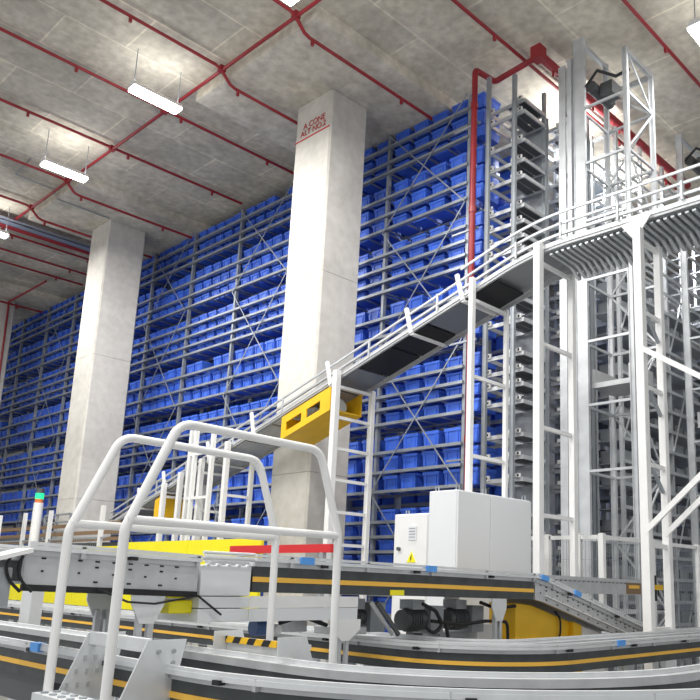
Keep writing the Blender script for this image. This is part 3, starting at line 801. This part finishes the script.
# scanner hood left
t = thing('scanner_hood', 'small tilted white hood on black cables at the left edge', 'scanner', (-3.9, 1.3, 1.6))
MB().prism([(1.16, 1.70), (1.46, 1.79), (1.46, 1.81), (1.16, 1.72)], 'x', -4.0, -3.80).obj('cover', M_WHITE, t)
MB().box(-3.95, -3.85, 1.22, 1.40, 1.55, 1.72).obj('head', M_GREY, t)
for y in (1.38, 1.43):
    MB().tube(fillet([(-3.83, y, 1.775), (-3.84, y - 0.015, 1.72), (-3.84, y + 0.01, 1.66), (-3.84, y + 0.06, 1.615)], 0.12, 5), 0.007, 8).obj('cable', M_BLACK, t, True)
MB().box(-3.95, -3.8, 1.1, 1.3, 1.44, 1.52).obj('lower_block', M_MOTOR, t)
# decline to the right
t, _ = conveyor('decline_conveyor', 'grey perforated conveyor ramp sloping down to the right', [(CXC, 5.48, 1.585), (CXC, 5.62, 1.56), (CXC, 7.32, 1.135)],
                0.5, 0, 0.14, stripe=False, side=M_ZINC, clips=(0.1, 0.62), holes=2, tray=False, rs=0.7)
MB().sweep([(CXC, 5.62, 1.56), (CXC, 7.32, 1.135)], 0.25, 0.27, 0.05, 0.06).obj('edge_trim', M_WHITE, t)
# spur behind the ramp
t, _ = conveyor('spur_conveyor', 'short grey spur conveyor with one amber tab before the mesh fence', [(-4.50, 5.85, 1.64), (-4.50, 8.35, 1.62)],
                0.14, 0, 0.13, stripe=False, side=M_ZINC, rails=False, holes=1)
MB().box(-4.432, -4.424, 8.0, 8.33, 1.63, 1.77).obj('end_cover', M_BROWN, t)
MB().box(-4.426, -4.418, 8.05, 8.28, 1.69, 1.725).obj('amber_tab', M_ORNG, t)
# C2: long straight that curves away to the right
ZB = 1.14
pc2 = [(-15, 4.038, ZB), (-11, 4.038, ZB), (-8, 4.038, ZB), (-6, 4.038, ZB), (-4.6, 4.038, ZB)] + arc(-3.85, 4.70, 0.662, -R90, 0, 16, ZB) + [(-3.188, 5.5, ZB), (-3.188, 7.5, ZB), (-3.188, 11, ZB)]
t, at2 = conveyor('curve_conveyor', 'dark sided conveyor with amber stripe curving away in front of the ramp', pc2, 0.38, 0, 0.125, clips=(12.75,), legs=(5.2, 7.4, 13.6), rs=0.55)
t, _ = conveyor('exit_conveyor', 'low grey conveyor carrying on from the foot of the ramp', [(CXC, 7.36, 1.03), (CXC, 9.0, 1.03), (CXC, 12.5, 1.03)], 0.5, 0, 0.13, stripe=False, side=M_ZINC, legs=(0.4, 2.0), rs=0.7)
# D: foreground conveyor under the stair, curving to the right
pd = [(-9, 2.0, 1.18), (-6, 2.0, 1.18), (-4.4, 2.0, 1.18)] + arc(-2.9, 3.5, 1.5, -R90, 0, 22, 1.18) + [(-1.4, 4.5, 1.18), (-1.4, 8, 1.18)]
t, atd = conveyor('foreground_conveyor', 'nearest dark sided conveyor with amber stripe passing under the stair', pd, 0.5, 0, 0.12, clips=(4.72,), legs=(), rs=0.45, bed=-0.10)
MB().sweep(pd, -0.303, -0.298, 0.062, 0.078).obj('shade_strip', M_BLACK, t)  # black strip painting in the shadow line at the guard plate's foot
s = MB().sweep(pd, -0.32, -0.305, 0.06, 0.165).obj('guard_plate', M_WHITE, t)
MB().sweep(pd, -0.245, -0.215, 0.128, 0.150).obj('guide_rail', M_WHITE, t)
MB().sweep(pd, -0.33, -0.255, 0.05, 0.06).obj('guard_flange', M_WHITE, t)
roller = MB().tube([(0, -0.21, 0), (0, 0.21, 0)], 0.024, 8).mesh('roller', mat('roller_grey', (0.42, 0.43, 0.44), 0.7), True)
d = 3.6
while d < 9.5:
    p, r, tg = atd(d)
    o = put('roller', roller, t, loc=(p.x, p.y, p.z + 0.030)); o.rotation_euler = (0, 0, math.atan2(tg.y, tg.x)); d += 0.07
for dd in (5.0, 5.9, 6.4, 7.3, 8.2):
    p, r, tg = atd(dd); c = p - r * 0.29 + Vector((0, 0, 0.06))
    MB().bar(c, c + Vector((0, 0, 0.07)), 0.04, 0.03).obj('rail_bracket', M_ALU, t)
    MB().tube([c - r * -0.02 + Vector((0, 0, 0.05)), c + r * 0.035 + Vector((0, 0, 0.05))], 0.012, 8).obj('bolt', M_GREY, t)
for dd in (4.9, 5.6, 6.2, 6.9, 7.6):
    p, r, tg = atd(dd); c = p - r * 0.304 + Vector((0, 0, 0.14))
    MB().bar(c - tg * 0.05, c + tg * 0.05, 0.006, 0.012).obj('slot', M_MOTOR, t)
MB().sweep([(-9, 2.0, 1.18), (-4.2, 2.0, 1.18)], 0.10, 0.22, -0.14, -0.005).obj('cable_duct', M_MOTOR, t)
for dd in (2.2, 5.6, 7.0, 9.0):
    p, r, tg = atd(dd)
    for sg in (1, -1):
        c = p + r * 0.22 * sg
        MB().bar((c.x, c.y, 0), (c.x, c.y, 1.18), 0.05, 0.05).obj('leg', M_GALVL, t)
for i in range(0):
    MB().box(-5.5 + i * 0.0, -4.3, 1.80 + i * 0.0, 1.81, 0.98 + i * 0.045, 1.01 + i * 0.045).obj('cable_tray', M_GREY, t)

# ------------------------------------------------------------------ crossover stair
cs = thing('crossover_stair', 'white tubular handrails on an aluminium stair bridging the foreground conveyor', 'stair', (-3.3, 2.0, 0))
XA, XB = -3.02, -3.53
for x, nm in ((XA, 'a'), (XB, 'b')):
    dz = 0.0 if x == XA else -0.005
    pts = [(x, 1.485, 0.62), (x, 1.49, 1.88), (x, 1.68, 2.335 + dz), (x, 2.44, 2.325 + dz), (x, 2.585, 1.92), (x, 2.60, 0.7)]
    h = MB().tube(fillet(pts, 0.10), 0.0198, 14).obj('handrail', M_WHITE, cs, True)
    MB().tube([(x, 1.49, 1.915), (x, 2.585, 1.915)], 0.0185, 14).obj('mid_rail', M_WHITE, h, True)
ZP = 1.45
MB().box(XB, XA, 1.635, 1.655, ZP - 0.05, ZP + 0.006).obj('platform_edge', M_ALU, cs, bevel=0.004)
for x, s_ in ((XA, 1), (XB, -1)):
    f = MB().prism([(1.632, ZP), (1.80, ZP), (1.755, 1.22), (1.56, 0.78), (1.37, 0.38), (1.18, 0.38), (1.40, 0.9)], 'x', x, x + 0.008 * s_).obj('stringer', M_ALU, cs)
    for yy, zz in ((1.68, 1.405), (1.745, 1.405), (1.745, 1.36), (1.74, 1.31)):
        MB().tube([(x + 0.008 * s_, yy, zz), (x + 0.016 * s_, yy, zz)], 0.009, 8).obj('bolt', M_GREY, f)
    MB().prism([(2.26, ZP - 0.01), (2.42, ZP - 0.01), (2.475, 1.30), (2.85, 0.45), (2.65, 0.45), (2.34, 1.20), (2.34, 1.352), (2.26, 1.352)], 'x', x, x + 0.008 * s_).obj('stringer', M_ALU, cs)
for k in range(1, 5):                                       # perforated treads of the near flight
    z = ZP - 0.02 - 0.21 * k; y = 1.64 - 0.11 * (k + 1)
    tr = MB().box(XB + 0.01, XA - 0.01, y, y + 0.11, z - 0.02, z)
    tr.box(XB + 0.01, XA - 0.01, y, y + 0.012, z - 0.05, z - 0.02)
    tr = tr.obj('tread', M_ALU, cs)
    for i in range(6):
        for j in range(2):
            xx = XB + 0.06 + i * 0.08; yy = y + 0.03 + j * 0.05
            MB().tube([(xx, yy, z), (xx, yy, z + 0.006)], 0.016, 8).obj('grip_stud', M_GALV, tr)
for k in range(3):
    z = ZP - 0.05 - 0.24 * k; y = 2.355 + 0.11 * k
    MB().box(XB + 0.01, XA - 0.01, y, y + 0.11, z - 0.02, z).obj('tread', M_ALU, cs)
dim = MB()
for i in range(6):
    for j in range(3):
        zz = ZP - 0.05 - i * 0.055; yy = 1.66 - i * 0.033 + j * 0.045
        dim.box(XB, XB + 0.004, yy - 0.007, yy + 0.007, zz - 0.010, zz + 0.010)
dim.obj('dimple_pattern', M_ZINC, cs, kind='stuff')
n = 9; w = (XA - XB + 0.03) / n
MB().box(XB - 0.12, XA - 0.06, 2.335, 2.35, ZP - 0.12, ZP - 0.04).obj('platform_edge', M_ALU, cs)
for i in range(n):
    x0 = XB - 0.12 + i * w
    zt = ZP - 0.035
    MB().prism([(x0, zt - 0.03), (x0 + w, zt - 0.03), (x0 + w + (0.02 if i < n - 1 else 0), zt), (x0 + 0.02, zt)], 'y', 2.322, 2.335).obj('hazard_stripe', M_YEL2 if i % 2 == 0 else M_BLACK, cs)

t = thing('machine_post', 'short dark grey machine post standing beneath the left conveyor', 'post', (-5.7, 2.75, 0))
MB().box(-5.80, -5.60, 2.7, 2.8, 0, 1.60).obj('upright', M_MOTOR, t, bevel=0.004)
MB().box(-5.82, -5.58, 2.68, 2.82, 0, 0.02).obj('foot_plate', M_MOTOR, t)
t = thing('machine_post', 'short silver machine post standing beneath the scanner hood', 'post', (-7.05, 2.75, 0))
MB().box(-7.15, -6.95, 2.7, 2.8, 0, 1.58).obj('upright', M_ALU, t, bevel=0.004)
MB().box(-7.17, -6.93, 2.68, 2.82, 0, 0.02).obj('foot_plate', M_ALU, t)

# ------------------------------------------------------------------ control cabinet
CXR, CY0 = -5.16, 5.96
cz = 2.625
t = thing('control_cabinet', 'large pale grey two-door control cabinet behind the striped conveyor', 'cabinet', (-5.4, 6.6, 0))
MB().box(-5.555, CXR - 0.02, CY0, 7.22, 0, cz).obj('body', M_CAB, t, bevel=0.008)
for y0, y1 in ((CY0 + 0.005, 6.483), (6.492, 7.215)):
    d_ = MB().box(CXR - 0.02, CXR, y0, y1, 0.12, cz - 0.01).obj('door', M_CAB, t, bevel=0.005)
    MB().box(CXR, CXR + 0.02, y0 + 0.05, y0 + 0.07, 1.1, 1.25).obj('handle', M_BLACK, d_)
for x, y in ((-5.5, CY0 + 0.06), (-5.22, CY0 + 0.06), (-5.22, 6.45), (-5.22, 7.15)):
    MB().tube([(x - 0.02, y, cz), (x - 0.02, y, cz + 0.05), (x + 0.02, y, cz + 0.05), (x + 0.02, y, cz)], 0.009, 6).obj('lifting_eye', M_GALV, t)
t = thing('side_cabinet', 'lower white switch cabinet attached left of the large cabinet', 'cabinet', (-5.8, 6.1, 0))
MB().box(-6.06, -5.565, CY0 + 0.01, 6.32, 0, 2.405).obj('body', M_WHITE, t, bevel=0.008)
MB().box(-6.05, -5.575, CY0, CY0 + 0.012, 0.1, 2.395).obj('door', M_WHITE, t, bevel=0.004)
MB().box(-5.84, -5.72, CY0 - 0.008, CY0, 2.13, 2.28).obj('document_plate', M_CAB, t)
for i in range(4):
    MB().box(-5.825, -5.735, CY0 - 0.010, CY0 - 0.007, 2.155 + i * 0.030, 2.165 + i * 0.030).obj('plate_line', M_GREY, t)
MB().tube([(-5.965, CY0, 2.04), (-5.965, CY0 - 0.03, 2.04)], 0.02, 10).obj('lock', M_MOTOR, t)
MB().tube([(-6.02, 6.1, 2.4), (-6.02, 6.1, 2.45), (-5.98, 6.1, 2.45), (-5.98, 6.1, 2.4)], 0.009, 6).obj('lifting_eye', M_GALV, t)
wl = MB().prism([(-5.85, 1.90), (-5.72, 1.90), (-5.785, 2.01)], 'y', CY0 - 0.006, CY0).obj('warning_triangle', M_YELL, t)
MB().prism([(-5.80, 1.91), (-5.775, 1.94), (-5.785, 1.94), (-5.775, 1.98), (-5.80, 1.945), (-5.79, 1.945)], 'y', CY0 - 0.009, CY0 - 0.006).obj('lightning_mark', M_BLACK, wl)

# ------------------------------------------------------------------ machinery below the striped conveyor
def gearmotor(label, x, y, z, r, l, boxm=M_GREY):
    t = thing('gear_motor', label, 'motor', (x, y, z), 'motors under the striped conveyor')
    MB().tube([(x, y - l / 2, z), (x, y - l / 2 + 0.02, z), (x, y + l / 2, z)], r, 14).obj('motor_body', M_MOTOR, t, True)
    for i in range(5):
        yy = y - l / 2 + 0.05 + i * (l - 0.1) / 5
        MB().tube([(x, yy, z), (x, yy + 0.012, z)], r + 0.012, 14).obj('cooling_fin', M_MOTOR, t)
    MB().box(x - 0.07, x + 0.07, y - 0.06, y + 0.06, z + r, z + r + 0.07).obj('terminal_box', boxm, t)
    MB().box(x - 0.09, x + 0.09, y + l / 2, y + l / 2 + 0.14, z - 0.1, z + 0.1).obj('gearbox', boxm, t)
    return t
gearmotor('dark motor beside the grey box under the striped conveyor', -4.2, 3.75, 1.455, 0.055, 0.2)
gearmotor('upright dark motor in the middle under the striped conveyor', -4.15, 4.30, 1.43, 0.075, 0.22)
gearmotor('dark motor nearest the yellow housing under the striped conveyor', -4.15, 4.78, 1.43, 0.075, 0.22)
t = thing('blue_motor', 'small blue motor with white cap behind the rear handrail legs', 'motor', (-4.2, 2.95, 1.4))
MB().tube([(-4.1, 2.88, 1.41), (-4.1, 3.0, 1.41)], 0.05, 14).obj('motor_body', mat('motor_blue', (0.06, 0.12, 0.28), 0.4), t, True)
MB().tube([(-4.08, 3.02, 1.40), (-4.04, 3.03, 1.40)], 0.03, 12).obj('cap', M_WHITE, t)
MB().box(-4.15, -4.05, 3.1, 3.25, 1.38, 1.45).obj('terminal_box', M_ZINC, t)
MB().tube([(-4.0, 3.0, 1.44), (-3.98, 3.15, 1.48), (-3.98, 3.35, 1.42)], 0.014, 6).obj('cable', M_BLACK, t)
t = thing('drive_boxes', 'grey sheet metal drive boxes slung under the striped conveyor', 'machine boxes', (-4.4, 4.2, 1.35))
MB().box(-4.36, -4.10, 3.56, 3.81, 1.345, 1.395).obj('box_panel', M_ZINC, t, bevel=0.005)
MB().box(-4.36, -4.15, 4.62, 4.95, 1.0, 1.33).obj('box_panel', M_GREY, t, bevel=0.005)
MB().box(-4.30, -4.10, 5.0, 5.30, 1.0, 1.38).obj('box_panel', M_WHITE, t)
MB().box(-4.34, -4.26, 4.44, 4.54, 1.0, 1.57).obj('column', M_MOTOR, t)
MB().bar((-4.0, 3.80, 1.56), (-4.0, 4.02, 1.34), 0.02, 0.028).obj('chain_guide', M_MOTOR, t)
MB().bar((-4.03, 3.77, 1.56), (-4.03, 3.99, 1.34), 0.02, 0.02).obj('guide_edge', M_WHITE, t)
t = thing('cable_loom', 'looping black cables hanging under the striped conveyor', 'cables', (-3.95, 4.5, 1.4))
for pts in ([(-3.95, 4.2, 1.55), (-3.93, 4.32, 1.50), (-3.93, 4.40, 1.40), (-3.95, 4.33, 1.34), (-3.95, 4.25, 1.38)],
            [(-3.95, 4.3, 1.43), (-3.93, 4.6, 1.40), (-3.93, 4.9, 1.42), (-3.95, 5.2, 1.41), (-3.95, 5.21, 1.15)],
            [(-3.95, 4.85, 1.56), (-3.93, 4.95, 1.53), (-3.93, 5.1, 1.52), (-3.95, 5.3, 1.53)],
            [(-3.95, 4.45, 1.42), (-3.95, 4.5, 1.25), (-3.95, 4.6, 1.15)]):
    MB().tube(fillet(pts, 0.06, 4), 0.014, 6).obj('cable', M_BLACK, t, True)
t = thing('yellow_housing', 'deep yellow machine housing under the conveyor ramp', 'machine housing', (-4.15, 5.9, 0))
MB().prism([(5.40, 0.0), (6.30, 0.0), (6.30, 1.365), (5.62, 1.535), (5.40, 1.55)], 'x', -4.30, -4.02).obj('side_wall', M_YEL2, t, bevel=0.006)
MB().prism([(6.20, 0.0), (6.34, 0.0), (6.34, 1.355), (6.20, 1.39)], 'x', -4.02, -3.97).obj('end_flange', M_YEL2, t, bevel=0.004)
MB().prism([(6.34, 0.9), (6.75, 0.9), (6.75, 1.26), (6.34, 1.355)], 'x', -4.02, -3.99).obj('cover_plate', M_WHITE, t)
MB().tube(fillet([(-4.0, 5.95, 1.48), (-3.99, 6.02, 1.42), (-4.0, 6.04, 1.30), (-4.0, 5.99, 1.21)], 0.1, 5), 0.009, 6).obj('cable', M_BLACK, t)
t = thing('yellow_box', 'small bright yellow box under the left conveyor beside its bracket', 'box', (-3.95, 2.2, 1.5))
MB().box(-4.1, -3.94, 2.23, 2.37, 1.505, 1.575).obj('shell', M_YELL, t, bevel=0.008)
MB().box(-4.12, -3.93, 2.22, 2.36, 1.585, 1.60).obj('lid', M_YELL, t)

# ------------------------------------------------------------------ yellow guard wall and red beam
yw = thing('guard_wall', 'bright yellow guard wall behind the left conveyors', 'guard wall', (-12, 5.65, 0))
xx = -7.95
i = 0
while xx > -20:
    w_ = 1.65
    zt = 2.17 if xx > -10.5 else (2.12 if xx > -12 else 2.02)
    MB().box(xx - w_ + 0.006, xx - 0.006, 5.62, 5.66, 1.22, zt).obj('panel', M_YELL, yw)
    MB().box(xx - w_, xx - w_ + 0.05, 5.66, 5.72, 0, zt - 0.05).obj('post', M_GREY, yw)
    xx -= w_; i += 1
t = thing('red_beam', 'red edge beam lying at the right end of the yellow wall', 'beam', (-7.5, 5.6, 0))
MB().box(-8.5, -6.6, 5.55, 5.60, 1.99, 2.08).obj('beam', mat('red_paint', (0.65, 0.02, 0.025), 0.4), t)
for x in (-8.3, -6.75):
    MB().box(x - 0.03, x + 0.03, 5.55, 5.60, 0, 1.99).obj('post', M_GREY, t)
t = thing('background_conveyor', 'dark brown conveyor line crossing behind the yellow wall at left', 'conveyor', (-16, 6.9, 0))
for z in (2.33, 2.45, 2.6):
    MB().box(-24, -13.4, 6.5, 6.54, z - 0.045, z + 0.02).obj('rail', M_BROWN, t)
MB().box(-24, -13.4, 6.56, 7.0, 2.2, 2.26).obj('belt', M_MOTOR, t)
for x in (-22, -19, -16, -13.6):
    MB().box(x - 0.04, x + 0.04, 6.6, 6.68, 0, 2.2).obj('leg', M_GREY, t)
t = thing('post_fence', 'row of thin white fence posts behind the left conveyors', 'fence', (-15, 6.1, 0))
for x in (-17.8, -16.5, -15.3, -13.2):
    MB().box(x - 0.035, x + 0.035, 6.07, 6.13, 0, 2.84).obj('post', M_WHITE, t)
MB().bar((-18.5, 6.1, 2.3), (-13.0, 6.1, 2.3), 0.03, 0.03).obj('rail', M_GALV, t)
q = MB()
xx = -18.4
while xx < -13.2:
    q.box(xx - 0.004, xx + 0.004, 6.098, 6.102, 1.2, 2.3); xx += 0.09
q.obj('wire_mesh', M_GREY, t, kind='stuff')
t = thing('signal_tower', 'white pole with lit green and orange signal light', 'signal light', (-15.6, 6.0, 0))
MB().tube([(-15.55, 5.95, 0), (-15.55, 5.95, 2.98)], 0.085, 12).obj('pole', M_WHITE, t, True)
MB().tube([(-15.55, 5.95, 2.98), (-15.55, 5.95, 3.05)], 0.075, 12).obj('orange_lens', M_OLENS, t, True)
MB().tube([(-15.55, 5.95, 3.05), (-15.55, 5.95, 3.16)], 0.075, 12).obj('green_lens', M_GREEN, t, True)
MB().tube([(-15.55, 5.95, 3.16), (-15.55, 5.95, 3.25)], 0.075, 12).obj('top_lens', M_MOTOR, t, True)
t = thing('column_guard', 'grey mesh guard round the foot of the middle column', 'guard', (-17.7, 7.2, 0))
for z in (2.35, 2.55, 2.75, 2.92):
    MB().box(-18.4, -17.1, 7.2, 7.22, z, z + 0.04).obj('bar', M_GREY, t)
for x in (-18.4, -17.75, -17.1):
    MB().box(x - 0.02, x + 0.02, 7.2, 7.24, 0, 2.95).obj('post', M_GREY, t)

# ------------------------------------------------------------------ mesh fence at the lifts
fc = thing('mesh_fence', 'white framed mesh safety fence at the foot of the lift towers', 'fence', (-4.6, 8.2, 0))
FX, FY, FZ = -4.62, 7.82, 2.28
def fence_panel(a, b):
    a, b = Vector((*a, 0)), Vector((*b, 0)); d = (b - a); L = d.length; d.normalize()
    fr = MB()
    for z in (0.12, 1.15, FZ - 0.03):
        fr.bar(a + Vector((0, 0, z)), b + Vector((0, 0, z)), 0.03, 0.045)
    for p in (a + d * 0.03, b - d * 0.03):
        fr.bar(p + Vector((0, 0, 0.1)), p + Vector((0, 0, FZ)), 0.03, 0.03)
    f = fr.obj('panel_frame', M_WHITE, fc)
    w = MB(); s = 0.06
    while s < L:
        p = a + d * s; w.bar(p + Vector((0, 0, 0.12)), p + Vector((0, 0, FZ - 0.03)), 0.004, 0.004); s += 0.05
    z = 0.2
    while z < FZ - 0.05:
        w.bar(a + Vector((0, 0, z)), b + Vector((0, 0, z)), 0.004, 0.004); z += 0.2
    w.obj('wire_mesh', M_GALV, f, kind='stuff')
for a, b in (((FX, FY), (FX, 9.0)), ((FX, 9.0), (FX, 10.3)), ((FX, 10.3), (FX, 11.8)), ((FX, 11.8), (FX, 13.4)), ((-5.35, FY), (FX, FY)), ((-6.35, FY), (-5.35, FY))):
    fence_panel(a, b)
for x, y, w in ((FX, FY, 0.06), (FX, 9.0, 0.06), (FX, 10.3, 0.06), (FX, 11.8, 0.06), (-5.35, FY, 0.06), (-4.95, FY, 0.12)):
    MB().box(x - w / 2, x + w / 2, y - 0.03, y + 0.03, 0, FZ + 0.01).obj('post', M_WHITE, fc)
MB().box(FX + 0.02, FX + 0.09, 8.85, 8.92, 1.55, 1.85).obj('latch', M_BLACK, fc)
MB().box(FX + 0.09, FX + 0.11, 8.87, 9.05, 1.68, 1.74).obj('latch_tab', M_YEL2, fc)
